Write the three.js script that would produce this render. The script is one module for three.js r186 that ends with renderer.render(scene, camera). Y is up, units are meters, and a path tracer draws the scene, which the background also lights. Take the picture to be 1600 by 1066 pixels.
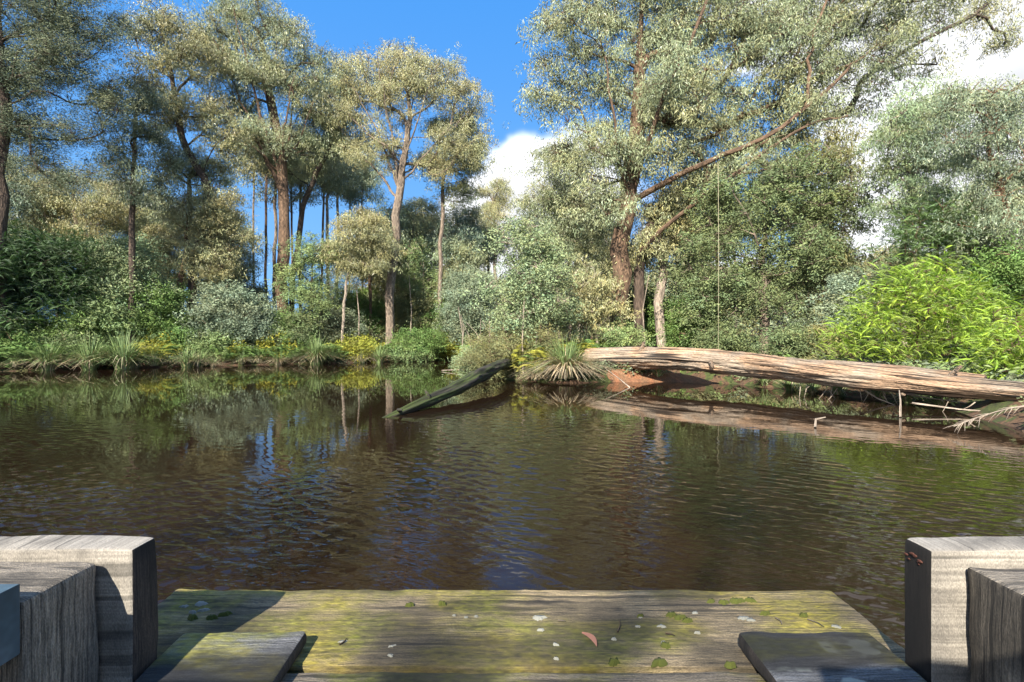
import * as THREE from 'three';
import { mergeGeometries } from 'three/addons/utils/BufferGeometryUtils.js';

// ---------------------------------------------------------------- camera, sky, sun, exposure
const scene = new THREE.Scene();
const EYE = 2.0, F = 800;                               // eye height above the water; focal length in photo pixels (1600 wide)
const camera = new THREE.PerspectiveCamera(2 * Math.atan(533 / F) * 180 / Math.PI, 1600 / 1066, 0.05, 3000);
camera.position.set(0, EYE, 0);
camera.lookAt(0, EYE, -10);
const renderer = new THREE.WebGLRenderer();
renderer.toneMapping = THREE.LinearToneMapping;
renderer.toneMappingExposure = 2.75;
renderer.shadowMap.enabled = true;

function rng(seed) { let a = seed >>> 0; return () => { a = (a + 0x6D2B79F5) | 0; let t = Math.imul(a ^ (a >>> 15), 1 | a); t = (t + Math.imul(t ^ (t >>> 7), 61 | t)) ^ t; return ((t ^ (t >>> 14)) >>> 0) / 4294967296; }; }
function hash3(x, y, z) { let h = Math.imul(x, 374761393) ^ Math.imul(y, 668265263) ^ Math.imul(z, 2147483647 - 58); h = Math.imul(h ^ (h >>> 13), 1274126177); h ^= h >>> 16; return (h >>> 0) / 4294967296; }
function vnoise(x, y, z = 0) {
  const xi = Math.floor(x), yi = Math.floor(y), zi = Math.floor(z); let u = x - xi, v = y - yi, w = z - zi;
  u = u * u * (3 - 2 * u); v = v * v * (3 - 2 * v); w = w * w * (3 - 2 * w);
  const L = (a, b, t) => a + (b - a) * t;
  return L(L(L(hash3(xi, yi, zi), hash3(xi + 1, yi, zi), u), L(hash3(xi, yi + 1, zi), hash3(xi + 1, yi + 1, zi), u), v),
    L(L(hash3(xi, yi, zi + 1), hash3(xi + 1, yi, zi + 1), u), L(hash3(xi, yi + 1, zi + 1), hash3(xi + 1, yi + 1, zi + 1), u), v), w);
}
function fbm(x, y, z = 0, o = 4) { let s = 0, a = 0.5, n = 0; for (let i = 0; i < o; i++) { s += a * vnoise(x, y, z); n += a; a *= 0.5; x = x * 2.03 + 17.1; y = y * 2.03 + 5.3; z = z * 2.03 + 9.7; } return s / n; }
const ss = (a, b, x) => { const t = Math.min(1, Math.max(0, (x - a) / (b - a))); return t * t * (3 - 2 * t); };
const mix = (a, b, t) => a + (b - a) * t;

const SUN = new THREE.Vector3(-0.37, 0.82, 1).normalize();  // behind the photographer, a little to the left
{
  const W = 1280, H = 640, data = new Float32Array(W * H * 4);
  for (let j = 0; j < H; j++) {
    const el = ((j + 0.5) / H - 0.5) * Math.PI, y = Math.sin(el), c = Math.cos(el);
    for (let i = 0; i < W; i++) {
      const az = ((i + 0.5) / W - 0.5) * 2 * Math.PI, x = Math.cos(az) * c, z = Math.sin(az) * c;
      const up = Math.max(0, y), t = Math.pow(1 - up, 2.6);
      let r = mix(0.02, 0.13, t), g = mix(0.122, 0.26, t), b = mix(0.345, 0.435, t);
      if (y > 0) {
        // cumulus: a layer of puffs seen on a dome, thicker towards the horizon
        const k = 1 / (y + 0.35), px = x * k * 2.1, pz = z * k * 2.1;
        const base = fbm(px + 3.1, pz + 7.7, y * 2.2, 3), det = fbm(px * 5 + 1, pz * 5, y * 9, 5);
        let cov = base * 0.75 + det * 0.3 + 0.13 * (1 - ss(0.1, 0.75, y));
        for (const [a0, e0, ra, re, s] of CLOUDS()) {
          let da = az - a0; da = Math.atan2(Math.sin(da), Math.cos(da));
          cov += s * Math.exp(-((da / ra) ** 2) - (((el - e0) / re) ** 2));
        }
        const m = ss(0.585, 0.70, cov), thick = ss(0.62, 0.95, cov);
        const sh = 0.9 - 0.55 * thick * fbm(px * 3 + 8, pz * 3, y * 6, 3);
        r = mix(r, 0.70 * sh, m); g = mix(g, 0.715 * sh, m); b = mix(b, 0.74 * sh, m);
      }
      const o = (j * W + i) * 4; data[o] = r; data[o + 1] = g; data[o + 2] = b; data[o + 3] = 1;
    }
  }
  const sky = new THREE.DataTexture(data, W, H, THREE.RGBAFormat, THREE.FloatType);
  sky.mapping = THREE.EquirectangularReflectionMapping; sky.magFilter = THREE.LinearFilter; sky.minFilter = THREE.LinearFilter; sky.needsUpdate = true;
  scene.background = sky; scene.environment = sky;
}
function CLOUDS() { // azimuth, elevation, spreads, strength: heaps of cloud all round (negative: clear blue)
  return CLOUDS.l ||= (() => {
    const A = (px) => Math.atan2(-1, (px - 800) / F), E = (px, py) => Math.atan2((533 - py) / F, Math.hypot(1, (px - 800) / F));
    const l = [[A(800), E(800, 255), 0.26, 0.14, 0.5], [A(1440), E(1440, 190), 0.16, 0.2, 0.3], [A(1600), E(1600, 60), 0.16, 0.12, 0.2], [A(690), E(690, 420), 0.2, 0.1, 0.25],
      [A(520), E(520, 120), 0.42, 0.34, -0.5], [A(820), E(820, 40), 0.25, 0.15, -0.4], [A(250), E(250, 250), 0.4, 0.3, -0.42]];
    const R = rng(91); for (let k = 0; k < 9; k++) l.push([0.35 + k * 0.37 + R() * 0.2, 0.2 + R() * 0.7, 0.2 + R() * 0.15, 0.15 + R() * 0.12, k % 3 ? 0.3 : -0.3]);  // out-of-view clouds, mostly behind the camera, added to give fill light
    return l;
  })();
}
const sun = new THREE.DirectionalLight(new THREE.Color(1, 0.93, 0.82), 4.6);
sun.target.position.set(0, 0, -20); sun.position.copy(SUN).multiplyScalar(90).add(sun.target.position); sun.castShadow = true;
sun.shadow.mapSize.set(4096, 4096); Object.assign(sun.shadow.camera, { left: -70, right: 70, top: 70, bottom: -70, near: 1, far: 260 });
scene.add(sun, sun.target);

// ---------------------------------------------------------------- helpers
const V = (x, y, z) => new THREE.Vector3(x, y, z);
const at = (px, py, d) => V((px - 800) / F * d, EYE + (533 - py) / F * d, -d);
const taken = {};
function numbered(n) { const k = taken[n] = (taken[n] ?? -1) + 1; return k ? `${n}_${String(k).padStart(3, '0')}` : n; }
function put(o, name, label, category, group, kind) {
  o.name = numbered(name); scene.add(o);
  if (label) o.userData.label = label; if (category) o.userData.category = category;
  if (group) o.userData.group = group; if (kind) o.userData.kind = kind;
  return o;
}
function mesh(geo, mat, name, parent) { const m = new THREE.Mesh(geo, mat); m.castShadow = m.receiveShadow = true; if (name) m.name = name; if (parent) parent.add(m); return m; }
const lin = (r, g, b) => new THREE.Color().setRGB(r, g, b);
function tex(W, H, f, srgb) {
  const d = new Uint8Array(W * H * 4);
  for (let j = 0; j < H; j++) for (let i = 0; i < W; i++) { const c = f(i / W, j / H, i, j), o = (j * W + i) * 4; for (let k = 0; k < 3; k++) d[o + k] = Math.max(0, Math.min(255, (c.length ? c[k] : c) * 255)); d[o + 3] = 255; }
  const t = new THREE.DataTexture(d, W, H); t.wrapS = t.wrapT = THREE.MirroredRepeatWrapping; t.magFilter = THREE.LinearFilter; t.minFilter = THREE.LinearMipmapLinearFilter; t.generateMipmaps = true;
  if (srgb) t.colorSpace = THREE.SRGBColorSpace; t.needsUpdate = true; return t;
}
class Geo { // collects triangles
  constructor(uv) { this.p = []; this.i = []; this.n = 0; this.uv = uv ? [] : null; }
  v(x, y, z, u, w) { this.p.push(x, y, z); if (this.uv) this.uv.push(u || 0, w || 0); return this.n++; }
  t(a, b, c) { this.i.push(a, b, c); }
  build(smooth) {
    const g = new THREE.BufferGeometry(); g.setAttribute('position', new THREE.Float32BufferAttribute(this.p, 3)); g.setIndex(this.i);
    if (this.uv) g.setAttribute('uv', new THREE.Float32BufferAttribute(this.uv, 2));
    if (smooth) g.computeVertexNormals(); return g;
  }
}
// a tube through points with radii; sides n; uv in metres
function tube(G, pts, rad, n, wob = 0, seed = 0) {
  let T = V(0, 1, 0), N = null, len = 0, prev = null;
  for (let k = 0; k < pts.length; k++) {
    T = (k + 1 < pts.length ? pts[k + 1].clone().sub(pts[k]) : pts[k].clone().sub(pts[k - 1])).normalize();
    if (k && k + 1 < pts.length) T.add(pts[k].clone().sub(pts[k - 1]).normalize()).normalize();
    if (!N) N = Math.abs(T.y) > 0.9 ? V(1, 0, 0) : V(0, 1, 0);
    N = N.clone().sub(T.clone().multiplyScalar(N.dot(T))).normalize();
    const B = T.clone().cross(N), row = [];
    if (k) len += pts[k].distanceTo(pts[k - 1]);
    for (let s = 0; s <= n; s++) {
      const a = (s % n) / n * 2 * Math.PI, w = wob ? 1 + wob * (vnoise(Math.cos(a) * 1.6 + seed, Math.sin(a) * 1.6, len * 0.7) - 0.5) * 2 : 1, r = rad[k] * w, c = Math.cos(a) * r, q = Math.sin(a) * r;
      row.push(G.v(pts[k].x + N.x * c + B.x * q, pts[k].y + N.y * c + B.y * q, pts[k].z + N.z * c + B.z * q, s / n * Math.max(0.25, Math.round(rad[0] * 6.3 * 2) / 2), len));
    }
    if (prev) for (let s = 0; s < n; s++) { G.t(prev[s], prev[s + 1], row[s + 1]); G.t(prev[s], row[s + 1], row[s]); }
    prev = row;
  }
  const e = pts[pts.length - 1], c = G.v(e.x, e.y, e.z, 0, len); for (let s = 0; s < n; s++) G.t(prev[s], prev[s + 1], c);
}

// ---------------------------------------------------------------- terrain and water
// shoreline, (x, z), going round the pond
const shorePx = [[-60, 583], [0, 581], [100, 578], [200, 575], [300, 572.5], [400, 570.5], [500, 568.5], [600, 566], [690, 563.5], [718, 563.5], [728, 574], [752, 588], [820, 596], [900, 599], [950, 597], [1050, 596], [1150, 600], [1250, 611], [1350, 622], [1450, 635], [1550, 655], [1640, 690]];
const shore = shorePx.map(([px, py]) => { const d = EYE * F / (py - 533); return [(px - 800) / F * d, -d]; });
shore.push([11.5, -6], [9.5, -2], [6, 1.2], [-6, 1.6], [-16, 0], [-27, -6], [-36, -16], [-38, -26]);
function shoreDist(x, z) { // positive on land
  let best = 1e9, inside = false;
  for (let i = 0, j = shore.length - 1; i < shore.length; j = i++) {
    const [xi, zi] = shore[i], [xj, zj] = shore[j];
    if ((zi > z) !== (zj > z) && x < (xj - xi) * (z - zi) / (zj - zi) + xi) inside = !inside;
    const dx = xj - xi, dz = zj - zi, t = Math.max(0, Math.min(1, ((x - xi) * dx + (z - zi) * dz) / (dx * dx + dz * dz)));
    best = Math.min(best, Math.hypot(x - xi - t * dx, z - zi - t * dz));
  }
  return inside ? -best : best;
}
function ground(x, z, sd = shoreDist(x, z)) {
  if (sd < -3) return -1.1;
  const n = vnoise(x * 0.9, z * 0.9, 3) - 0.5, e = sd + n * 0.7;
  const right = ss(3, 6, x) * ss(-34, -26, z);                   // the clay bank under the big log is steeper
  let y = e < 0 ? e * 0.35 : (0.28 + 0.34 * right) * ss(0, 0.9 + 0.3 * right, e) + 0.035 * Math.min(e, 30) + 0.25 * (vnoise(x * 0.25, z * 0.25, 8) - 0.3) * ss(0.5, 5, e);
  const far = Math.hypot(x, z);
  y += 34 * ss(110, 300, far) * (0.35 + 0.9 * fbm(x * 0.008 + 4.3, z * 0.008 + 1.2, 0, 2)) * ss(20, 90, sd) * (0.12 + 0.88 * ss(480, 680, 800 + x / Math.max(1, -z) * F));
  return y;
}
const groundTex = tex(512, 512, (u, v) => {
  const a = fbm(u * 40, v * 40, 1, 4), b = fbm(u * 9, v * 9, 5, 3), l = vnoise(u * 160, v * 90, 2);
  const g = ss(0.5, 0.62, b), t = 0.55 + 0.7 * a + 0.25 * (l - 0.5);
  return [mix(0.36, 0.26, g) * t, mix(0.27, 0.29, g) * t, mix(0.19, 0.13, g) * t];
}, true);
const clayTex = tex(512, 512, (u, v) => { const a = fbm(u * 30, v * 30, 1, 5), b = fbm(u * 7, v * 7, 9, 3); const t = 0.6 + 0.6 * a; return [mix(0.60, 0.46, b) * t, mix(0.38, 0.36, b) * t, mix(0.25, 0.26, b) * t]; }, true);
{
  const G = new Geo(true), xs = [], zs = [];
  const grow = (lim) => { const a = [0]; while (a[a.length - 1] < lim) { const q = a[a.length - 1]; a.push(q + (q < 40 ? 0.4 : q < 70 ? 1.2 : q * 0.06)); } return a; };
  const a = grow(420); for (let k = a.length - 1; k > 0; k--) xs.push(-a[k]); xs.push(...a);
  const b = grow(480); for (let k = b.length - 1; k >= 0; k--) zs.push(-b[k]); for (let q = 1; q < 45; q += 2) zs.push(q);
  for (const z of zs) for (const x of xs) G.v(x, ground(x, z), z, x / 3, z / 3);
  const w = xs.length; for (let j = 0; j + 1 < zs.length; j++) for (let i = 0; i + 1 < w; i++) { const q = j * w + i; G.t(q, q + w, q + 1); G.t(q + 1, q + w, q + w + 1); }
  put(mesh(G.build(true), new THREE.MeshStandardMaterial({ map: groundTex, bumpMap: groundTex, bumpScale: 0.03, roughness: 1 })), 'ground', 'leaf littered earth bank around the pond', 'ground', null, 'structure');
  // bare orange clay face under the big log
  const C = new Geo(true), N = 60; let last = null;
  for (let k = 0; k <= N; k++) {
    const t = k / N, px = mix(948, 1130, t), py = t < 0.5 ? 597 : mix(596, 602, (t - 0.5) * 2), d = EYE * F / (py - 533), x = (px - 800) / F * d, row = [];
    for (let m = 0; m <= 8; m++) { const q = -0.35 + m * 0.16, z = -d - q, e = Math.sin(Math.PI * t) ** 0.5; const y = Math.max(ground(x, z), -0.1 + q * 0.5 * e) + (0.04 + 0.1 * fbm(x * 3, z * 3, 2, 3)) * e - 0.03; row.push(C.v(x, y, z, x / 1.5, q / 1.5)); }
    if (last) for (let m = 0; m < 8; m++) { C.t(last[m], row[m], row[m + 1]); C.t(last[m], row[m + 1], last[m + 1]); }
    last = row;
  }
  put(mesh(C.build(true), new THREE.MeshStandardMaterial({ map: clayTex, bumpMap: clayTex, bumpScale: 0.04, roughness: 1 })), 'clay_bank', 'bare orange clay bank under the big log', 'bank', null, 'structure');
}
{ // water with real ripples: a fine sheet, finer near the jetty
  const R = rng(5), waves = [];
  for (let k = 0; k < 56; k++) {
    const lam = 0.05 * Math.pow(7.5, Math.pow(R(), 1.1)), th = 1.22 + (R() + R() + R() - 1.5) * 0.75 + (k % 5 === 0 ? 0.9 : 0), kk = 2 * Math.PI / lam;
    waves.push([Math.cos(th) * kk, -Math.sin(th) * kk, R() * 6.283, lam, 0.0105 / kk]);
  }
  const P = [], Nn = [], I = []; const zs = []; let d = 0.2;
  while (d < 62) { zs.push(-d); d += Math.max(0.016, d * d / 1024 * 0.75); }
  for (let q = 0; q < 10; q++) zs.unshift(0.1 + q * 0.25);
  const cols = 800;
  for (const z of zs) {
    const dist = Math.max(0.6, -z), half = 3 + 1.06 * dist, dx = 2 * half / cols, dz = Math.max(0.016, dist * dist / 1024 * 0.75);
    for (let i = 0; i <= cols; i++) {
      const x = -half + i * dx;
      const calm = mix(1, 0.11, ss(1.5, 6.5, x + 0.3 * (dist - 8)) * ss(5.5, 9.5, dist)) * mix(1.3, 0.24, ss(4.5, 24, dist));
      const patch = calm * (0.15 + 1.7 * ss(0.32, 0.68, fbm(x * 0.3 + 4, z * 0.2, 0, 3)));
      const wp = [0, 1, 2, 3].map((k) => 2.4 * vnoise(x * 0.6 + k * 9, z * 0.6, k * 5)); let y = 0, nx = 0, nz = 0, wi = 0;
      for (const [kx, kz, ph, lam, a] of waves) {
        const f = lam / (Math.abs(kx) * lam / 6.283 * dx + Math.abs(kz) * lam / 6.283 * dz); if (f < 1.6) continue;
        const A = a * patch * ss(1.6, 3.2, f), q = kx * x + kz * z + ph + wp[wi++ & 3], s = Math.sin(q), c = Math.cos(q);
        y += A * s; nx -= A * kx * c; nz -= A * kz * c;
      }
      P.push(x, y, z); const l = Math.hypot(nx, 1, nz); Nn.push(nx / l, 1 / l, nz / l);
    }
  }
  const w = cols + 1; for (let j = 0; j + 1 < zs.length; j++) for (let i = 0; i < cols; i++) { const q = j * w + i; I.push(q, q + 1, q + w, q + 1, q + w + 1, q + w); }
  const g = new THREE.BufferGeometry(); g.setAttribute('position', new THREE.Float32BufferAttribute(P, 3)); g.setAttribute('normal', new THREE.Float32BufferAttribute(Nn, 3)); g.setIndex(I);
  put(mesh(g, new THREE.MeshPhysicalMaterial({ color: lin(0.0145, 0.0083, 0.0045), roughness: 0.03, ior: 1.333 })), 'pond_water', 'brown rippled pond water reflecting trees and sky', 'water', null, 'structure');
  console.log('water', P.length / 3, zs.length);
}

// ---------------------------------------------------------------- materials of plants
const barkTex = tex(256, 1024, (u, v) => { const s = fbm(u * 14, v * 5, 1, 4), f = fbm(u * 34, v * 4, 7, 3), b = fbm(u * 3, v * 2.2, 3, 3); const t = 0.35 + 0.75 * s * (0.55 + 0.8 * f) + 0.3 * (b - 0.5); return [t, t * 0.97, t * 0.93]; }, true);
const bark = (r, g, b) => new THREE.MeshStandardMaterial({ color: lin(r, g, b), map: barkTex, bumpMap: barkTex, bumpScale: 0.05, roughness: 0.95 });
const B = { grey: bark(0.40, 0.33, 0.27), brown: bark(0.27, 0.18, 0.12), dark: bark(0.16, 0.12, 0.095), pale: bark(0.62, 0.54, 0.46), red: bark(0.42, 0.24, 0.15) };
const leafMat = new THREE.MeshPhysicalMaterial({ color: 0xffffff, roughness: 0.42, side: THREE.DoubleSide });
const softMat = new THREE.MeshPhysicalMaterial({ color: 0xffffff, roughness: 0.7, side: THREE.DoubleSide });

// sprigs: small bunches of leaves that the crowns are filled with
function blade(G, p, dir, side, len, wid, curl) {
  const m = p.clone().addScaledVector(dir, len * 0.45), e = p.clone().addScaledVector(dir, len); e.y -= curl * len; m.y += curl * len * 0.12;
  const n = dir.clone().cross(side).multiplyScalar(wid * 0.25);
  const a = G.v(p.x, p.y, p.z), l = G.v(m.x + side.x * wid / 2 + n.x, m.y + side.y * wid / 2 + n.y, m.z + side.z * wid / 2 + n.z), r = G.v(m.x - side.x * wid / 2 + n.x, m.y - side.y * wid / 2 + n.y, m.z - side.z * wid / 2 + n.z), t = G.v(e.x, e.y, e.z);
  G.t(a, l, t); G.t(a, t, r);
}
function sprig(seed, n, len, wid, spread, droop) {
  const R = rng(seed), G = new Geo();
  for (let k = 0; k < n; k++) {
    const a = R() * 6.283, q = R(), p = V((R() - 0.5) * spread, -q * spread * 0.8 + spread * 0.3, (R() - 0.5) * spread);
    const dir = V(Math.cos(a) * (1 - droop * 0.6), -droop + (R() - 0.5) * 0.9, Math.sin(a) * (1 - droop * 0.6)).normalize();
    const side = V(R() - 0.5, R() - 0.5, R() - 0.5).cross(dir).normalize(), l = len * (0.7 + R() * 0.6);
    blade(G, p, dir, side, l, wid * (0.75 + R() * 0.5), 0.12 * R());
  }
  return G.build();
}
function frond(seed, L, W, pairs, arch, narrow) { // a feathery leaf along +Z, drooping
  const R = rng(seed), G = new Geo();
  const at_ = (t) => V(0, arch * L * (t - 1.35 * t * t), L * t * (1 - 0.15 * t * arch));
  for (let k = 1; k <= pairs; k++) {
    const t = k / pairs, p = at_(t * 0.97), w = W * (narrow ? Math.sin(Math.PI * Math.min(1, t * 0.85 + 0.14)) : (1.05 - t)) * (0.85 + R() * 0.3);
    for (const s of [-1, 1]) { const dir = V(s, -0.12 - 0.2 * R(), 0.55 + R() * 0.25).normalize(), side = V(0, 0.25 * (R() - 0.5), 1).cross(V(0, 1, 0)).add(V(0, 0, 1)).normalize(); blade(G, p, dir, side, w, L / pairs * 1.05, 0.1); }
  }
  for (let k = 0; k < 4; k++) { const a = at_(k / 4), b = at_((k + 1) / 4), r = 0.006 * L; const i = G.v(a.x - r, a.y, a.z), j = G.v(a.x + r, a.y, a.z), q = G.v(b.x, b.y, b.z); G.t(i, j, q); }
  return G.build();
}
const wattleMat = new THREE.MeshPhysicalMaterial({ color: 0xffffff, roughness: 1, transmission: 0.35, thickness: 0, side: THREE.DoubleSide });
const SPR = {
  gum: [1, 2, 3, 4].map((s) => sprig(s, 20, 0.2, 0.048, 0.6, 0.75)),
  fine: [11, 12, 13].map((s) => sprig(s, 26, 0.10, 0.024, 0.36, 0.1)),
  broad: [21, 22, 23].map((s) => sprig(s, 22, 0.11, 0.048, 0.40, 0.25)),
  wattle: [31, 32, 33].map((s) => frond(s, 0.6, 0.085, 34, 0.35, true)),
  fern: [41, 42, 43].map((s) => frond(s, 0.8, 0.26, 13, 0.55, false)),
};
let copies = 0;
function foliage(parent, name, geo, mat, items) { // items: [x,y,z, scale, yaw, tilt, roll, r,g,b]
  const im = new THREE.InstancedMesh(geo, mat, items.length), o = new THREE.Object3D(), c = new THREE.Color();
  items.forEach((q, k) => { o.position.set(q[0], q[1], q[2]); o.scale.setScalar(q[3]); o.rotation.set(q[5], q[4], q[6], 'YXZ'); o.updateMatrix(); im.setMatrixAt(k, o.matrix); im.setColorAt(k, c.setRGB(q[7], q[8], q[9])); });
  im.castShadow = im.receiveShadow = true; im.name = name; im.userData.kind = 'stuff'; copies += items.length;
  if (parent) parent.add(im); return im;
}
// leaf colours (linear albedo): [r,g,b], spread
const LEAF = {
  gum: [0.25, 0.275, 0.14], gumwarm: [0.30, 0.29, 0.135], gumcool: [0.21, 0.26, 0.16], mid: [0.14, 0.18, 0.07], dark: [0.13, 0.155, 0.085], light: [0.20, 0.27, 0.10], pale: [0.23, 0.29, 0.14],
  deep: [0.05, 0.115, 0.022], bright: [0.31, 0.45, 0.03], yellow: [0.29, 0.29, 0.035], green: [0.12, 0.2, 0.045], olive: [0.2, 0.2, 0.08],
};
function tint(R, c, s = 0.22) { const k = 1 + (R() - 0.5) * 2 * s, w = (R() - 0.5) * 0.16; return [c[0] * k * (1 + w), c[1] * k, c[2] * k * (1 - w)]; }

// ---------------------------------------------------------------- trees
// o: px (photo column), d (metres away), top etc. Lobes: crown masses, [px, py, rx, ry] in photo pixels at that distance, [, depth offset in m]
function tree(o) {
  const R = rng(o.seed), d = o.d, m = d / F, X = (o.px - 800) * m, Z = -d, gy = ground(X, Z) - 0.15;
  const root = new THREE.Group(); root.position.set(X, gy, Z);
  const loc = (px, py, dz = 0) => V((px - 800) * m - X, EYE + (533 - py) * m - gy, -dz);
  const cr = o.clump || 1.15, clumps = [];
  for (const [px, py, rx, ry, dz = 0, rzf = 1] of o.lobes) {
    const c = loc(px, py, dz), a = rx * m, b = ry * m, e = Math.max(cr * 0.8, Math.min(a, b * 1.3) * rzf);
    const want = Math.max(2, Math.round((o.density || 1) * 3.6 * Math.pow(a * b * e, 0.72) / Math.pow(cr, 2.16) * 1.15));
    let made = 0;
    for (let t = 0; t < want * 14 && made < want; t++) {
      const v = V(R() * 2 - 1, R() * 2 - 1, R() * 2 - 1), l = v.length(); if (l > 1 || l < 0.25) continue;
      if (R() > (l * l * 0.8 + 0.25) * (v.y < -0.1 ? 0.55 : 1)) continue;
      const q = V(c.x + v.x * a, c.y + v.y * b, c.z + v.z * e); if (q.y < 0.4) continue;
      if (clumps.some((k) => k.distanceToSquared(q) < cr * cr * 0.26)) continue;
      clumps.push(q); made++;
    }
  }
  // trunk
  const path = (o.trunk || []).map(([px, py]) => loc(px, py)), nodes = [], r0 = o.r;
  const pts = [V(0, -0.3, 0), ...path];
  if (!path.length) { const t = clumps.reduce((s, q) => s.add(q), V(0, 0, 0)).divideScalar(clumps.length); const hi = Math.max(...clumps.map((q) => q.y)); pts.push(V(t.x * 0.2, hi * 0.3, 0), V(t.x * 0.6, hi * 0.58, t.z * 0.4), V(t.x, hi * 0.86, t.z)); }
  const curve = new THREE.CatmullRomCurve3(pts), TN = 16;
  for (let k = 0; k <= TN; k++) { const p = curve.getPoint(k / TN); if (k) { p.x += (vnoise(k * 0.7, o.seed) - 0.5) * r0 * 1.2; p.z += (vnoise(k * 0.7, o.seed + 50) - 0.5) * r0 * 1.2; } nodes.push({ p, par: k - 1, w: 0, kid: [] }); }
  const low = o.bare ? curve.getPoint(o.bare).y : 0.25 * pts[pts.length - 1].y;
  const crown0 = clumps.reduce((s, q) => s.add(q), V(0, 0, 0)).divideScalar(Math.max(1, clumps.length));
  clumps.sort((p, q) => Math.hypot(p.x - crown0.x, p.z, p.y * 0.6 - crown0.y * 0.6) - Math.hypot(q.x - crown0.x, q.z, q.y * 0.6 - crown0.y * 0.6));
  const ends = [];
  for (const c of clumps) {
    let best = -1, bc = 1e9;
    for (let k = 1; k < nodes.length; k++) {
      const n = nodes[k]; if (n.p.y < low && k <= TN) continue;
      const v = c.clone().sub(n.p), l = v.length(); const dir = n.p.clone().sub(nodes[Math.max(0, n.par)].p).normalize();
      const cost = l * (1 + 0.7 * (1 - v.dot(dir) / (l + 1e-6))) + Math.max(0, n.p.y - c.y + l * 0.25) * 1.2 + (k <= TN ? 0 : 0.25 * cr);
      if (cost < bc) { bc = cost; best = k; }
    }
    if (best < 0) best = TN;
    const n = nodes[best], dir = n.p.clone().sub(nodes[Math.max(0, n.par)].p).normalize(), v = c.clone().sub(n.p), l = v.length();
    const b1 = n.p.clone().addScaledVector(dir, l * 0.3).addScaledVector(v, 0.12), b2 = c.clone().add(V((R() - 0.5) * l * 0.25, -l * 0.16, (R() - 0.5) * l * 0.25)).addScaledVector(v, -0.25);
    const steps = Math.max(2, Math.min(6, Math.round(l / 0.7))), cv = new THREE.CubicBezierCurve3(n.p, b1, b2, c); let par = best;
    for (let k = 1; k <= steps; k++) { const p = cv.getPoint(k / steps); if (k < steps) p.add(V(R() - 0.5, R() - 0.5, R() - 0.5).multiplyScalar(0.1 * l / steps)); nodes.push({ p, par, w: 0, kid: [] }); par = nodes.length - 1; }
    ends.push(par);
  }
  for (const e of ends) for (let k = e; k >= 0; k = nodes[k].par) nodes[k].w++;
  nodes.forEach((n, k) => { if (n.par >= 0) nodes[n.par].kid.push(k); });
  const tot = Math.max(1, ends.length), rad = (k) => k <= TN ? Math.max(r0 * Math.pow(Math.max(nodes[k].w, 0.6) / tot, 0.42) * (1 - 0.28 * k / TN) * (k === 0 ? 1.3 : 1), 0.02) : Math.max(0.016, r0 * 0.8 * Math.pow(nodes[k].w / tot, 0.5));
  const G = new Geo(true);
  (function walk(start, from) { // follow the thickest child, branch for the others
    const chain = [], rr = []; if (from >= 0) { chain.push(nodes[from].p); rr.push(Math.min(rad(from), rad(start) * 1.25)); }
    let k = start; const todo = [];
    for (;;) { chain.push(nodes[k].p); rr.push(rad(k)); const kids = nodes[k].kid.slice().sort((a, b) => (b <= TN ? 1e6 : nodes[b].w) - (a <= TN ? 1e6 : nodes[a].w)); if (!kids.length) break; for (const q of kids.slice(1)) todo.push([q, k]); k = kids[0]; }
    if (chain.length > 1) tube(G, chain, rr, rr[0] > 0.25 ? 10 : rr[0] > 0.07 ? 6 : 4, rr[0] > 0.2 ? 0.16 : 0, o.seed);
    for (const [q, f] of todo) walk(q, f);
  })(0, -1);
  for (const [ps, ra, rb] of o.limbs || []) { const cv = new THREE.CatmullRomCurve3(ps.map(([x, y, z]) => loc(x, y, z))), q = cv.getPoints(18).map((p, k) => p.add(V(vnoise(k * 0.8, ra * 90) - 0.5, vnoise(k * 0.8, ra * 90, 7) - 0.5, 0).multiplyScalar(0.35))); tube(G, q, q.map((_, k) => mix(ra, rb, k / 18)), 8, 0.15, o.seed); }
  // twigs and leaves
  const items = [], type = o.leaf || 'gum', S = o.size || 1, per = Math.round((o.leaves || 32) * (cr / 1.15) ** 0.9), col = LEAF[o.color || 'gum'];
  for (const c of clumps) {
    const cc = tint(R, col, 0.26), rc = cr * (0.75 + 0.85 * R()), st = [0.75 + 0.5 * R(), 0.7 + 0.5 * R(), 0.75 + 0.5 * R()];
    for (let k = 0; k < (o.twigs ?? 8); k++) { const e = V(R() * 2 - 1, R() * 1.3 - 0.35, R() * 2 - 1).normalize().multiplyScalar(cr * (0.6 + 0.4 * R())); tube(G, [c, c.clone().addScaledVector(e, 0.5).add(V(0, 0.06, 0)), c.clone().add(e)], [0.022, 0.016, 0.007], 3); }
    for (let k = 0; k < per; k++) {
      const gs = () => (R() + R() + R() + R() - 2) * 1.05, v = V(gs() * st[0], gs() * st[1], gs() * st[2]);
      if (v.y < -0.4 && R() < 0.5) { k--; continue; }
      v.multiplyScalar(rc); v.y = v.y * (type === 'gum' ? 0.46 : 0.7) - 0.12 * (v.x * v.x + v.z * v.z) / cr;
      const out = Math.atan2(v.x, v.z), q = tint(R, cc, 0.2);
      const flat = type === 'wattle' || type === 'fern';
      items.push([c.x + v.x, c.y + v.y, c.z + v.z, S * (0.6 + R() * 0.8), flat ? out + (R() - 0.5) * 2.6 : R() * 6.28, flat ? (R() - 0.6) * 1.5 : (R() - 0.5) * 1.3, flat ? (R() - 0.5) * 1.2 : (R() - 0.5) * 1.3, ...q]);
    }
  }
  mesh(G.build(true), B[o.bark || 'grey'], 'trunk', root);
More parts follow.
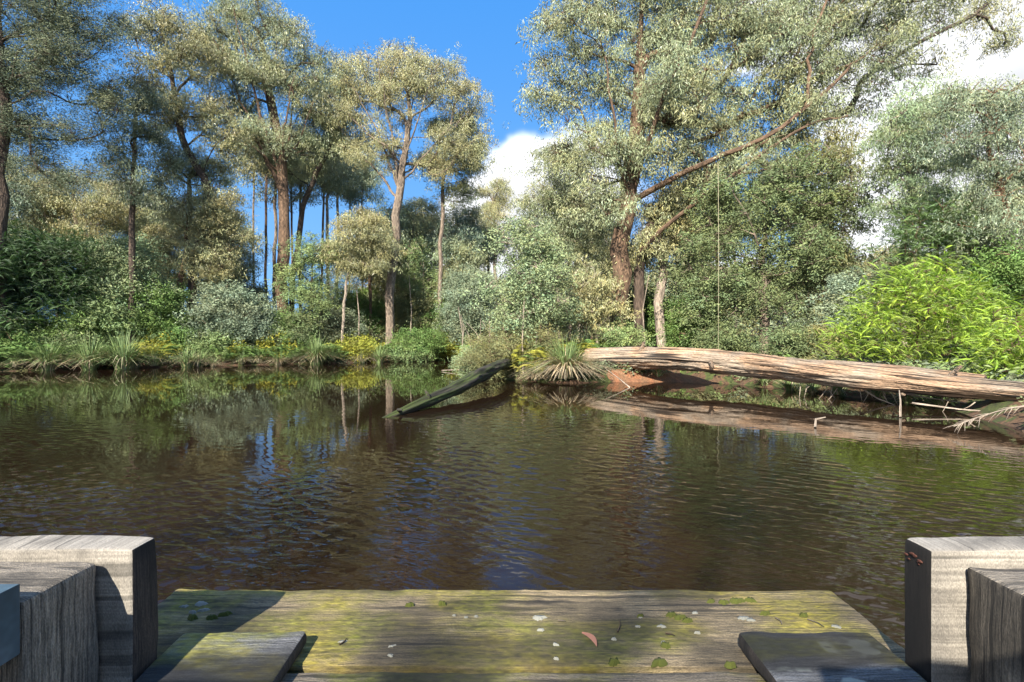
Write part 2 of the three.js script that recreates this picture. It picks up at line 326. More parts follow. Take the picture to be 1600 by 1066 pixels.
  const vs = SPR[type]; foliage(root, 'crown', vs[o.seed % vs.length], type === 'gum' ? leafMat : type === 'wattle' ? wattleMat : softMat, items);
  return put(root, o.name || 'gum_tree', o.label, o.category || 'tree', o.group);
}

// the trees of the left bank
tree({ seed: 1, px: -5, d: 37, r: 0.42, bark: 'dark', color: 'dark', leaf: 'fine', size: 1.5, clump: 1.0, leaves: 40, density: 0.75, trunk: [[2, 330], [5, 150], [0, -40]], bare: 0.25, lobes: [[20, 60, 90, 70], [110, 120, 70, 50], [60, 210, 90, 40, 1], [120, 30, 80, 40], [110, 265, 60, 22], [-40, 150, 80, 120], [150, 170, 40, 22], [30, -60, 120, 60]], label: 'dark tree with wide level boughs at the pond edge', name: 'spreading_tree' });
tree({ seed: 2, px: 207, d: 41, r: 0.24, bark: 'dark', color: 'dark', clump: 0.9, density: 0.8, trunk: [[206, 420], [209, 300], [212, 160]], bare: 0.45, lobes: [[205, 150, 34, 28], [215, 210, 42, 24], [190, 255, 30, 22], [232, 290, 32, 30]], label: 'slender dark trunked gum with a small sparse crown', name: 'gum_tree' });
tree({ seed: 3, px: 298, d: 46, r: 0.36, bark: 'dark', color: 'gumwarm', trunk: [[300, 420], [322, 300], [283, 215], [262, 90]], bare: 0.4, lobes: [[262, 50, 46, 40], [310, 95, 44, 36], [235, 110, 30, 34], [300, 170, 46, 28], [250, 180, 30, 30], [345, 215, 34, 30]], label: 'tall gum with a crooked leaning dark trunk', name: 'gum_tree' });
tree({ seed: 4, px: 443, d: 50, r: 0.56, bark: 'brown', color: 'gum', clump: 1.3, trunk: [[443, 400], [444, 280], [430, 170], [400, 50]], bare: 0.42, lobes: [[390, 30, 58, 42], [345, 75, 30, 46], [450, 85, 52, 48], [400, 130, 60, 44], [485, 150, 34, 40], [430, 220, 46, 40], [360, 180, 34, 36]], limbs: [[350, 80, -2], [390, 40, -3], [480, 140, -3], [365, 170, -2.5], [455, 90, 1], [495, 165, -1]].map(([x, y, z], k) => [[[444, 310 - k * 12, 0], [mix(442, x, 0.45), mix(290, y, 0.45), z * 0.7], [x, y, z]], 0.2 - 0.015 * k, 0.035]), label: 'tallest gum with a thick brown trunk and billowing crown', name: 'gum_tree' });
tree({ seed: 5, px: 452, d: 53, r: 0.3, bark: 'dark', color: 'gum', trunk: [[470, 340], [500, 260], [540, 190]], bare: 0.5, lobes: [[530, 130, 34, 34], [505, 200, 40, 40], [545, 210, 34, 30], [470, 250, 40, 36]], label: 'gum with a dark limb bending away from the thick brown trunk', name: 'gum_tree' });
tree({ seed: 6, px: 608, d: 51, r: 0.46, bark: 'grey', color: 'gumwarm', clump: 1.15, density: 0.8, trunk: [[613, 430], [624, 310], [636, 220], [640, 150]], bare: 0.6, lobes: [[570, 125, 42, 34], [625, 98, 48, 28], [680, 118, 40, 32], [722, 165, 32, 36], [545, 170, 28, 36], [738, 215, 20, 40], [640, 150, 70, 36], [590, 230, 40, 44], [690, 235, 40, 40]], limbs: [[520, 220, 0.5], [560, 150, -2], [600, 110, -3], [645, 105, 2], [690, 125, -3], [735, 180, -1], [590, 190, 3], [680, 200, 3]].map(([x, y, z], k) => [[[624 + (k % 2) * 4, 315 - k * 6, 0], [mix(625, x, 0.4), mix(300, y, 0.5), z * 0.5], [x, y, z]], 0.15 - 0.008 * k, 0.03]), label: 'gum with a broad rounded crown on a pale forked trunk', name: 'gum_tree' });
tree({ seed: 7, px: 687, d: 54.5, r: 0.24, bark: 'grey', color: 'gum', clump: 0.9, trunk: [[688, 420], [692, 300], [694, 210]], bare: 0.6, lobes: [[705, 205, 34, 30], [735, 250, 24, 36], [680, 260, 26, 24], [720, 300, 30, 18]], label: 'slim straight gum beside the round crowned gum', name: 'gum_tree' });
tree({ seed: 8, px: 775, d: 85, r: 0.3, color: 'gumwarm', clump: 1.3, size: 1.4, density: 0.7, lobes: [[775, 300, 24, 22], [770, 340, 22, 22]], bare: 0.5, label: 'small distant gum standing alone against the cloud', name: 'gum_tree' });
tree({ seed: 9, px: 533, d: 48, r: 0.14, bark: 'pale', color: 'gumwarm', clump: 0.9, trunk: [[537, 480], [545, 420], [556, 370]], bare: 0.5, lobes: [[560, 360, 40, 32], [540, 400, 32, 30], [585, 395, 26, 32]], label: 'young gum with a thin pale curved stem by the water', name: 'young_tree' });
tree({ seed: 10, px: 483, d: 48, r: 0.14, bark: 'dark', color: 'light', leaf: 'broad', size: 1.3, clump: 0.9, trunk: [[485, 480], [488, 410]], lobes: [[490, 400, 34, 26], [470, 440, 26, 26], [480, 480, 38, 26]], label: 'pale green young tree behind the round sedge tussock', name: 'young_tree' });
tree({ seed: 11, px: 284, d: 46, r: 0.27, bark: 'brown', color: 'gumwarm', clump: 1.0, trunk: [[286, 420], [292, 340]], bare: 0.6, lobes: [[330, 320, 46, 30], [350, 365, 42, 32], [290, 350, 30, 30], [330, 410, 44, 30]], label: 'bushy crowned gum of middle height with a brown trunk', name: 'gum_tree' });
tree({ seed: 12, px: 300, d: 47.5, r: 0.24, bark: 'brown', color: 'gum', clump: 1.0, trunk: [[299, 420], [297, 300], [300, 260]], bare: 0.7, lobes: [[290, 255, 34, 34], [330, 275, 30, 26]], label: 'gum on a straight brown trunk close behind another trunk', name: 'gum_tree' });
tree({ seed: 13, px: 130, d: 52, r: 0.3, bark: 'grey', color: 'gumwarm', clump: 1.2, lobes: [[120, 300, 50, 32], [75, 330, 40, 30], [170, 330, 36, 36], [150, 380, 46, 36], [50, 290, 36, 30]], bare: 0.4, label: 'wide grey green gum rising behind dark feathery shrubs', name: 'gum_tree' });
tree({ seed: 14, px: 20, d: 50, r: 0.3, bark: 'dark', color: 'gumcool', clump: 1.2, lobes: [[10, 320, 60, 40], [-40, 280, 60, 60]], bare: 0.4, label: 'dull green gum behind the spreading dark tree', name: 'gum_tree' });
for (const [k, px, top, d, w] of [[0, 395, 190, 62, 26], [1, 416, 200, 60, 26], [2, 512, 210, 64, 30], [3, 500, 230, 58, 24], [4, 590, 330, 66, 34], [5, 566, 240, 70, 26], [6, 655, 320, 68, 36], [7, 735, 330, 66, 34], [8, 252, 300, 62, 30], [9, 90, 300, 64, 36], [10, 170, 280, 66, 34], [11, 712, 350, 58, 30], [12, 350, 320, 64, 30], [13, 468, 200, 66, 26], [14, 845, 330, 62, 36], [15, 905, 320, 56, 36], [16, 1120, 300, 52, 50], [17, 1220, 280, 50, 50], [18, 1330, 400, 60, 34], [19, 1390, 390, 54, 34], [20, 1480, 300, 44, 50], [21, 1560, 280, 42, 60], [22, 30, 340, 60, 40], [23, 625, 380, 60, 30],
  ...[265, 325, 362, 428, 457, 527, 545, 578, 600, 642, 668, 722, 748, 762, 872, 890, 925, 947, 1066, 1102, 1150, 1265].map((px, k) => [24 + k, px, (px > 380 && px < 560 ? 215 : 315) + (k * 37 % 5) * 9, 54 + (k * 29 % 7) * 3, 18 + (k % 4) * 4])])
  tree({ seed: 100 + k, px, d, r: 0.15 + 0.1 * ((k * 7) % 5) / 5, bark: ['grey', 'brown', 'pale'][k % 3], color: ['gum', 'gumwarm', 'gumcool'][k % 3], clump: 1.2, size: 1.3, leaves: 20, density: 0.8, twigs: 2, lobes: [[px, top + 20, w, 24], [px - w * 0.5, top + 55, w * 0.8, 26], [px + w * 0.5, top + 50, w * 0.8, 26]], bare: 0.62, label: `slim ${['grey', 'brown', 'pale'][k % 3]} trunked gum in the wood behind the shore trees`, group: 'gums of the wood behind the shore', name: 'gum_tree' });

// the promontory and the right bank
tree({ seed: 30, px: 965, d: 33, r: 0.62, bark: 'brown', color: 'gum', clump: 1.15, size: 0.95, leaves: 29, trunk: [[968, 420], [985, 310], [1000, 180], [1010, 20], [1020, -120]], bare: 0.42, lobes: [[900, 60, 60, 60], [880, 150, 46, 50], [960, -20, 90, 60], [1000, 110, 80, 70], [1090, 40, 90, 70], [930, 250, 70, 50], [1080, 180, 80, 60], [1180, 110, 80, 70, -1], [1220, 10, 100, 60], [1010, 260, 70, 40, -1.5], [1300, 110, 70, 50, -2], [1340, 30, 70, 50, -2], [1200, 220, 80, 36, -2], [1400, 60, 50, 30, -3], [1000, -130, 160, 60], [1240, -100, 120, 60], [1040, 170, 60, 60, -3], [925, 330, 40, 36, -1.5], [1140, 300, 70, 40, -2]], limbs: [[[[985, 318, -0.3], [1045, 292, -2.6], [1130, 258, -3.4], [1210, 208, -3.8], [1270, 150, -3.6], [1310, 120, -3]], 0.2, 0.05], [[[1000, 395, -0.3], [1060, 335, -2.6], [1110, 300, -3.4], [1200, 240, -3.8], [1270, 215, -3.4]], 0.15, 0.05], [[[1205, 212, -3.8], [1216, 130, -3.6], [1245, 40, -3.4], [1300, -30, -3]], 0.1, 0.04], [[[990, 300, -0.3], [1010, 200, -3], [1060, 90, -3.6], [1090, 0, -3.4]], 0.15, 0.06], [[[980, 310, -0.3], [945, 220, -2.8], [930, 130, -3.2]], 0.12, 0.04], [[[1110, 300, -3.4], [1180, 290, -3.8], [1290, 270, -4]], 0.05, 0.02]], label: 'huge gum with a stringy brown trunk and limbs reaching over the log', name: 'gum_tree' });
tree({ seed: 31, px: 996, d: 33.6, r: 0.36, bark: 'dark', color: 'gumwarm', trunk: [[998, 420], [1040, 320], [1120, 260], [1240, 205]], bare: 0.3, density: 0.6, leaves: 30, lobes: [[1120, 270, 60, 30], [1220, 200, 60, 30], [1320, 150, 60, 30], [1430, 110, 50, 26], [1530, 30, 50, 26], [1560, 70, 40, 14], [1060, 330, 50, 30]], label: 'dark trunk twinned with the huge gum, its bough sweeping sideways', name: 'gum_tree' });
tree({ seed: 32, px: 1035, d: 34, r: 0.34, bark: 'pale', color: 'gumwarm', trunk: [[1033, 440], [1030, 340], [1040, 260]], bare: 0.7, lobes: [[1030, 380, 60, 36], [1060, 320, 60, 40], [990, 390, 40, 30]], label: 'pale smooth trunk standing behind the big log', name: 'gum_tree' });
tree({ seed: 33, px: 905, d: 40, r: 0.24, bark: 'pale', color: 'gum', clump: 1.0, lobes: [[880, 260, 46, 36], [860, 320, 44, 36], [920, 330, 50, 40], [890, 390, 60, 36], [930, 430, 46, 36]], bare: 0.35, label: 'gum with a pale stem beside the huge gum', name: 'gum_tree' });
tree({ seed: 34, px: 1190, d: 29, r: 0.26, bark: 'grey', color: 'mid', leaf: 'broad', size: 1.25, clump: 0.95, lobes: [[1150, 330, 60, 46], [1230, 300, 60, 50], [1130, 410, 60, 46], [1220, 400, 70, 50], [1290, 330, 40, 40], [1180, 470, 70, 36], [1270, 440, 40, 40], [1110, 480, 36, 30]], bare: 0.2, label: 'dense dark green tree leafy down to the bank behind the log', name: 'leafy_tree' });
tree({ seed: 35, px: 1300, d: 30, r: 0.2, bark: 'grey', color: 'olive', clump: 0.95, lobes: [[1290, 250, 46, 40], [1310, 330, 40, 40], [1290, 410, 44, 50], [1310, 480, 36, 36]], bare: 0.2, label: 'olive grey twiggy tree next to the dense green tree', name: 'leafy_tree' });
tree({ seed: 36, px: 1412, d: 25, r: 0.13, bark: 'pale', color: 'pale', clump: 0.8, trunk: [[1410, 400], [1425, 300], [1440, 190]], bare: 0.4, density: 1.0, leaves: 52, size: 0.7, lobes: [[1430, 170, 46, 36], [1400, 240, 44, 36], [1460, 250, 40, 36], [1420, 310, 46, 34], [1450, 200, 40, 30]], label: 'slim grey green gum behind the bright green wattle', name: 'gum_tree' });
tree({ seed: 37, px: 1590, d: 21, r: 0.16, bark: 'red', color: 'gumcool', clump: 0.8, trunk: [[1592, 420], [1560, 300], [1545, 180]], bare: 0.35, density: 1.0, leaves: 56, size: 0.62, lobes: [[1540, 150, 50, 40], [1590, 190, 50, 46], [1530, 230, 46, 40], [1580, 290, 50, 46], [1540, 330, 46, 30], [1600, 380, 40, 36]], label: 'blue green gum with a thin reddish stem', name: 'gum_tree' });
tree({ seed: 38, px: 862, d: 28, r: 0.1, bark: 'pale', color: 'pale', leaf: 'broad', size: 1.2, clump: 0.7, density: 0.85, lobes: [[810, 380, 30, 34], [840, 430, 44, 36], [800, 450, 40, 36], [850, 490, 44, 34], [800, 500, 36, 30], [830, 400, 36, 30]], bare: 0.15, label: 'light green young tree leaning at the tip of the promontory', name: 'young_tree' });
tree({ seed: 39, px: 935, d: 31, r: 0.12, bark: 'pale', color: 'gumwarm', clump: 0.7, lobes: [[920, 450, 30, 36], [940, 490, 26, 24], [900, 490, 30, 30]], bare: 0.4, label: 'thin pale sapling between the sedge and the huge gum', name: 'young_tree' });
// wattles
tree({ seed: 50, px: 1430, d: 19.8, r: 0.09, bark: 'brown', color: 'bright', leaf: 'wattle', size: 0.72, clump: 0.55, leaves: 105, twigs: 3, density: 1.1, lobes: [[1430, 485, 74, 42], [1350, 508, 42, 26], [1510, 495, 42, 36], [1445, 440, 46, 26], [1390, 540, 46, 24], [1470, 535, 50, 26], [1340, 545, 30, 16], [1390, 455, 22, 16], [1490, 450, 22, 18], [1320, 525, 20, 12], [1550, 525, 22, 14]], bare: 0.1, label: 'bright yellow green feathery wattle bush behind the log', name: 'wattle_bush', category: 'bush' });
tree({ seed: 51, px: 1470, d: 22.5, r: 0.1, bark: 'brown', color: 'green', leaf: 'wattle', size: 0.8, clump: 0.65, leaves: 120, twigs: 3, lobes: [[1460, 360, 46, 36], [1500, 390, 40, 40], [1420, 390, 36, 36]], bare: 0.3, label: 'taller deep green wattle rising behind the bright wattle', name: 'wattle_bush', category: 'bush' });
tree({ seed: 52, px: 1600, d: 15.5, r: 0.06, bark: 'brown', color: 'bright', leaf: 'wattle', size: 0.7, clump: 0.5, leaves: 125, twigs: 3, lobes: [[1590, 510, 44, 30], [1575, 550, 40, 24], [1610, 560, 40, 30], [1560, 585, 22, 10]], bare: 0.1, label: 'low bright wattle where the log meets the bank', name: 'wattle_bush', category: 'bush' });
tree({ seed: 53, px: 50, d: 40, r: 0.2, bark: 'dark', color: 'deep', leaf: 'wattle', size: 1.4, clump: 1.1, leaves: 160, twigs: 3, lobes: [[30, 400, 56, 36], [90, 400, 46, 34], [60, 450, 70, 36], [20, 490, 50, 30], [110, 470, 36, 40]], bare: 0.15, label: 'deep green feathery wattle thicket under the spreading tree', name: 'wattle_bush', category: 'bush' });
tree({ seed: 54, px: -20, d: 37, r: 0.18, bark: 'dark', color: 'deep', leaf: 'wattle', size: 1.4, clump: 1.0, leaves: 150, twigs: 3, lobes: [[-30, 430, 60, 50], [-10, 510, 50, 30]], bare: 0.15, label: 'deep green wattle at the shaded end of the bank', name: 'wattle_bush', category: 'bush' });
for (const [k, px, cy, d, col, leaf] of [[0, 155, 420, 53, 'pale', 'broad'], [1, 255, 400, 54, 'gumwarm', 'gum'], [2, 325, 440, 52, 'light', 'broad'], [3, 372, 445, 55, 'gum', 'gum'], [4, 520, 470, 54, 'pale', 'broad'], [5, 590, 420, 57, 'gumwarm', 'gum'], [6, 660, 430, 57, 'light', 'broad'], [7, 722, 420, 58, 'gum', 'gum'], [8, 1075, 430, 36, 'pale', 'broad'], [9, 960, 440, 38, 'gum', 'gum'], [10, 225, 350, 56, 'gum', 'gum'], [11, 640, 370, 62, 'gum', 'gum']])
  tree({ seed: 500 + k, px, d, r: 0.11, bark: 'pale', color: col, leaf, size: 1.2, clump: 0.9, leaves: 34, density: 0.8, lobes: [[px, cy - 20, 26, 26], [px - 16, cy + 16, 24, 24], [px + 18, cy + 22, 24, 26], [px, cy + 50, 24, 20]], bare: 0.3, label: `slender ${leaf === 'gum' ? 'drooping gum' : 'round leafed'} sapling filling gaps between the taller trunks`, group: 'saplings between the shore trees', name: 'young_tree' });
// shrubs: [px, base py, d, rx, ry, colour, leaf, label]
let sk = 0;
for (const [px, cy, d, rx, ry, color, leaf, label] of [
  [200, 430, 43, 46, 60, 'pale', 'broad', 'tall pale green shrub around the slender dark trunk'], [240, 480, 43.5, 40, 44, 'green', 'broad', 'mid green shrub right of the slender dark trunk'],
  [165, 500, 41, 36, 30, 'light', 'broad', 'light shrub above the arching sedge'], [360, 490, 45, 46, 44, 'gumcool', 'broad', 'grey green shrub spreading over the bank below bushy gum'], [395, 500, 48, 34, 24, 'pale', 'gum', 'pale drooping shrub between the brown trunks'],
  [440, 520, 47, 30, 22, 'green', 'broad', 'small green shrub at the foot of the thickest trunk'], [520, 510, 50, 36, 26, 'dark', 'broad', 'dark rounded shrub behind the thin pale stem'], [570, 490, 56, 40, 36, 'green', 'broad', 'green thicket between young gum and pale forked trunk'],
  [650, 500, 56, 40, 40, 'olive', 'broad', 'olive thicket behind pale forked trunk'], [735, 470, 52, 36, 50, 'gumcool', 'broad', 'grey green thicket behind the dead twigs'], [655, 530, 50, 30, 14, 'green', 'broad', 'low green shrub between the two gums on the bank'],
  [775, 545, 27.5, 40, 36, 'olive', 'fine', 'bushy heath shrub hanging over the mossy log'], [740, 560, 28.5, 24, 22, 'pale', 'fine', 'wispy heath shrub at the tip of the promontory'], [845, 545, 27, 24, 30, 'olive', 'fine', 'dry heath shrub left of the big sedge'],
  [975, 525, 30.5, 24, 12, 'light', 'broad', 'small yellow green shrub at the foot of the huge gum'], [1085, 500, 31, 30, 40, 'green', 'broad', 'green shrub right of the pale smooth trunk'], [1010, 500, 37, 30, 40, 'green', 'broad', 'shaded shrub behind the huge gum'],
  [1330, 470, 25, 30, 46, 'gumcool', 'broad', 'grey green shrub left of the bright wattle'], [1560, 430, 20.5, 36, 46, 'green', 'broad', 'green shrub below the reddish stem'], [1290, 530, 25, 36, 22, 'olive', 'broad', 'low olive shrub behind the middle of the log'],
  [100, 520, 39, 36, 22, 'green', 'broad', 'low broad leafed shrub in the shade of the wattle thicket'], [700, 505, 55, 30, 30, 'green', 'broad', 'green thicket right of the slim straight gum'], [300, 520, 45, 26, 20, 'light', 'broad', 'light green bush at the foot of the brown trunks'],
  [18, 545, 36.5, 34, 20, 'green', 'broad', 'broad leafed bush at the waterline under the spreading dark tree'], [112, 540, 38, 24, 20, 'mid', 'broad', 'dull green bush between the shaded tussock and upright tussock'], [245, 545, 41.5, 24, 18, 'yellow', 'broad', 'yellow leafed bush right of the large arching sedge'], [262, 530, 43, 26, 24, 'green', 'broad', 'fresh green bush behind the yellow leafed bush'], [340, 540, 43.5, 30, 20, 'light', 'broad', 'light leafy bush over the crumbling bank'], [425, 543, 45.5, 26, 18, 'yellow', 'broad', 'yellow green bush beside the rounded sedge'], [460, 525, 47, 24, 24, 'mid', 'broad', 'dull green bush behind the rounded sedge'], [555, 545, 48.5, 26, 16, 'yellow', 'broad', 'yellow bush at the water by the thin pale stem'], [700, 540, 53.5, 26, 16, 'yellow', 'broad', 'yellow bush in the far corner of the pond'], [640, 548, 50, 22, 12, 'light', 'broad', 'small light bush right of the pale forked trunk'], [1130, 530, 28, 36, 20, 'mid', 'broad', 'dull bush by the hanging rope behind the log'], [1240, 535, 25, 30, 22, 'mid', 'broad', 'dull bush under the dense green tree']])
  tree({ seed: 200 + sk++, px, d, r: 0.06, bark: 'brown', color, leaf, size: d > 36 ? 1.5 : 1.0, clump: d > 36 ? 0.95 : 0.55, leaves: 50, twigs: 3, density: 1.1, lobes: [[px, cy, rx, ry], [px - rx * 0.4, cy + ry * 0.55, rx * 0.8, ry * 0.6], [px + rx * 0.45, cy + ry * 0.5, rx * 0.7, ry * 0.6]], bare: 0.05, label, name: 'shrub', category: 'shrub' });
console.log('copies after trees', copies);

// ground cover: bracken along the bank, low undergrowth, far wood
{
  const R = rng(77), fern = [], low = [], far = [], rush = [];
  for (let k = 0; k < 60000 && fern.length < 14000; k++) {
    const x = -48 + R() * 62, z = -62 + R() * 42, sd = shoreDist(x, z); if (sd < 0.15 || sd > 9) continue;
    const px = 800 + x / -z * F, n = vnoise(x * 0.35, z * 0.35, 4); if (px > 960 || n < 0.35) continue;
    const c = tint(R, vnoise(x * 0.6, z * 0.6, 9) > 0.5 && px > 190 ? LEAF.yellow : LEAF.green, 0.3);
    fern.push([x, ground(x, z, sd) + 0.2 + R() * 0.9, z, 1.1 + R() * 0.9, R() * 6.28, -0.5 + R() * 0.4, (R() - 0.5) * 0.4, ...c]);
  }
  for (let k = 0; k < 90000 && low.length < 26000; k++) {
    const x = -62 + R() * 100, z = -80 + R() * 72, sd = shoreDist(x, z); if (sd < 0.3 || sd > 40 || (z > -9)) continue;
    const n = vnoise(x * 0.3, z * 0.3, 14); if (n < 0.36) continue;
    low.push([x, ground(x, z, sd) + R() * (0.5 + Math.min(sd, 12) * 0.1) * n, z, 1.1 + R() * 0.9, R() * 6.28, (R() - 0.5), (R() - 0.5), ...tint(R, [LEAF.green, LEAF.olive, LEAF.dark, LEAF.light][Math.floor(vnoise(x * 0.5, z * 0.5, 22) * 3.99)], 0.3)]);
  }
  for (let k = 0; k < 42000; k++) {
    const x = -330 + R() * 700, z = -110 - R() * 330, y = ground(x, z); const h = (5 + 9 * vnoise(x * 0.12, z * 0.12, 2)) * (0.3 + 0.7 * ss(500, 640, 800 + x / -z * F));
    far.push([x, y + h * (0.3 + 0.7 * R()), z, 7 + R() * 6, R() * 6.28, R() - 0.5, R() - 0.5, ...tint(R, [LEAF.gumcool, LEAF.olive, LEAF.dark][Math.floor(vnoise(x * 0.1, z * 0.1, 5) * 2.99)], 0.25)]);
  }
  put(foliage(null, '', SPR.fern[0], softMat, fern), 'bracken', 'yellow and green bracken along the far bank', 'bracken', null, 'stuff');
  put(foliage(null, '', SPR.broad[1], softMat, low), 'undergrowth', 'low leafy undergrowth covering the ground of the wood', 'undergrowth', null, 'stuff');
  put(foliage(null, '', SPR.broad[2], softMat, far), 'distant_forest', 'distant forest covering the hills beyond', 'forest', null, 'stuff');
}
// tussocks of sedge, each one a thing
function tussock(px, py, H, n, label, dead, seed) {
  const R = rng(seed), d = EYE * F / (py - 533) + 0.25, X = (px - 800) / F * d, root = new THREE.Group(); root.position.set(X, Math.max(0, ground(X, -d)) - 0.03, -d);
  const make = (count, h, lo, hi, c, name) => {
    const G = new Geo(), cols = [];
    for (let k = 0; k < count; k++) {
      const a = R() * 6.283, lean = lo + (hi - lo) * R(), L = h * (0.65 + R() * 0.5), w = 0.008 + 0.008 * R() + L * 0.006, r0 = R() * 0.16 * H, cx = Math.cos(a), cz = Math.sin(a), q = tint(R, c, 0.3); let pv = null;
      for (let s = 0; s <= 6; s++) {
        const t = s / 6, out = r0 + L * lean * (0.35 * t + 0.5 * t * t), up = L * (t - t * t * lean * 0.72), ww = w * (1 - t * 0.9);
        const y = Math.max(up, 0.02), i = G.v(cx * out - cz * ww, y, cz * out + cx * ww), j = G.v(cx * out + cz * ww, y, cz * out - cx * ww); cols.push(...q, ...q);
        if (pv) { G.t(pv[0], pv[1], j); G.t(pv[0], j, i); } pv = [i, j];
      }
    }
    const g = G.build(true); g.setAttribute('color', new THREE.Float32BufferAttribute(cols, 3));
    const mm = mesh(g, tussock.mat, name, root); mm.userData.kind = 'stuff';
  };
  make(n, H, 0.2, 1.2, LEAF.sedge, 'green_blades');
  if (dead) make(Math.round(n * dead), H * 0.95, 0.6, 1.35, LEAF.straw, 'dead_blades');
  return put(root, 'sedge_tussock', label, 'tussock', 'sedge tussocks along the water');
}
tussock.mat = new THREE.MeshStandardMaterial({ vertexColors: true, roughness: 0.7, side: THREE.DoubleSide });
LEAF.sedge = [0.17, 0.24, 0.085]; LEAF.straw = [0.46, 0.37, 0.23];
tussock(885, 598, 2.6, 480, 'big sedge tussock with a straw skirt at the end of the log', 1.5, 301);
tussock(193, 577, 3.3, 520, 'large arching sedge tussock in sun below the slender dark trunk', 0.15, 302);
tussock(140, 578, 3.0, 360, 'tall upright sedge tussock left of the large arching one', 0.3, 303);
tussock(75, 579, 2.6, 380, 'shaded sedge tussock under the wattle thicket', 0.3, 304);
tussock(495, 569, 3.2, 520, 'rounded sedge tussock below the pale green young tree', 0.3, 305);
tussock(292, 574, 2.3, 220, 'narrow sedge tussock by the yellow bracken', 0.4, 306);
tussock(593, 567, 2.4, 200, 'soft small sedge tussock near the pale forked trunk', 0.3, 307);
tussock(838, 597, 1.1, 160, 'low straw coloured tussock left of the big sedge', 3, 308);
for (const [k, px, py, h] of [[0, 1195, 606, 0.9], [1, 1235, 611, 1.0], [2, 1310, 619, 0.9], [3, 1370, 625, 1.0], [4, 1420, 631, 0.9], [5, 1270, 615, 0.7], [6, 1470, 638, 0.8]]) tussock(px, py, h, 130, 'thin grass tuft growing in the water behind the log', 0.4, 320 + k);
for (const [k, px, py, h] of [[0, 1500, 600, 1.3], [1, 1530, 602, 1.4], [2, 1270, 594, 1.2], [3, 1215, 592, 1.2]]) tussock(px, py, h, 240, 'green grass clump on the bank above the log', 0.3, 340 + k);

for (let k = 0; k < 22; k++) { const R = rng(700 + k), px = 20 + k * 31 + R() * 20; tussock(px, EYE * F / (EYE * F / (mix(581, 564, px / 700) - 533) + R() * 1.2) + 533, 0.9 + R() * 1.3, 110, 'small rough grass tuft along the far waterline', 0.3 + R() * 1.4, 720 + k); }
for (let k = 0; k < 7; k++) tussock(965 + k * 30 + (k * 13 % 11), 594 + (k % 3), 0.6 + (k % 3) * 0.25, 90, 'short grass tuft on the clay under the log', 0.8, 760 + k);
// ---------------------------------------------------------------- logs, rope, sticks
const logTex = tex(2048, 512, (u, v) => { u *= 5; const s = fbm(u * 6, v * 80, 1, 5) * 0.7 + 0.3 * fbm(u * 60, v * 120, 4, 3), f = fbm(u * 3, v * 22, 7, 4), b = fbm(u * 6, v * 5, 3, 3), cr = ss(0.60, 0.74, fbm(u * 2 + 3, v * 34, 12, 3)); const t = (0.25 + 1.0 * s) * (1 - 0.7 * cr); const w = ss(0.4, 0.65, b); return [t * mix(0.80, 0.74, w), t * mix(0.66, 0.66, w), t * mix(0.53, 0.57, w)]; }, true);
function log(pts, rad, n, segs, amp, mat, freq = 7) {
  const cv = new THREE.CatmullRomCurve3(pts), G = new Geo(true); let N = V(0, 1, 0), last = null; const L = cv.getLength();
  for (let k = 0; k <= segs; k++) {
    const t = k / segs, p = cv.getPointAt(t), T = cv.getTangentAt(t); N = N.sub(T.clone().multiplyScalar(N.dot(T))).normalize(); const Bn = T.clone().cross(N), row = [];
    const q = t * (rad.length - 1), i0 = Math.min(rad.length - 2, Math.floor(q)), r = mix(rad[i0], rad[i0 + 1], q - i0);
    for (let s = 0; s <= n; s++) {
      const a = (s % n) / n * 6.2832, cx = Math.cos(a), cy = Math.sin(a);
      const w = 1 + amp * ((fbm(cx * freq, cy * freq, t * L * 0.8, 4) - 0.5) * 1.6 + (vnoise(cx * 1.3 + 4, cy * 1.3, t * L * 0.35) - 0.5)) * (k === 0 || k === segs ? 0.6 : 1);
      row.push(G.v(p.x + (N.x * cx + Bn.x * cy) * r * w, p.y + (N.y * cx + Bn.y * cy) * r * w, p.z + (N.z * cx + Bn.z * cy) * r * w, t * L / 26, s / n));
    }
    if (last) for (let s = 0; s < n; s++) { G.t(last[s], row[s + 1], last[s + 1]); G.t(last[s], row[s], row[s + 1]); }
    else { const c = G.v(p.x, p.y, p.z, 0, 0.5); for (let s = 0; s < n; s++) G.t(c, row[s], row[s + 1]); }
    last = row; if (k === segs) { const c = G.v(p.x, p.y, p.z, 0.1, 0.5); for (let s = 0; s < n; s++) G.t(c, row[s + 1], row[s]); }
  }
  return mesh(G.build(true), mat);
}
const logMat = new THREE.MeshStandardMaterial({ map: logTex, bumpMap: logTex, bumpScale: 0.12, roughness: 0.95 });
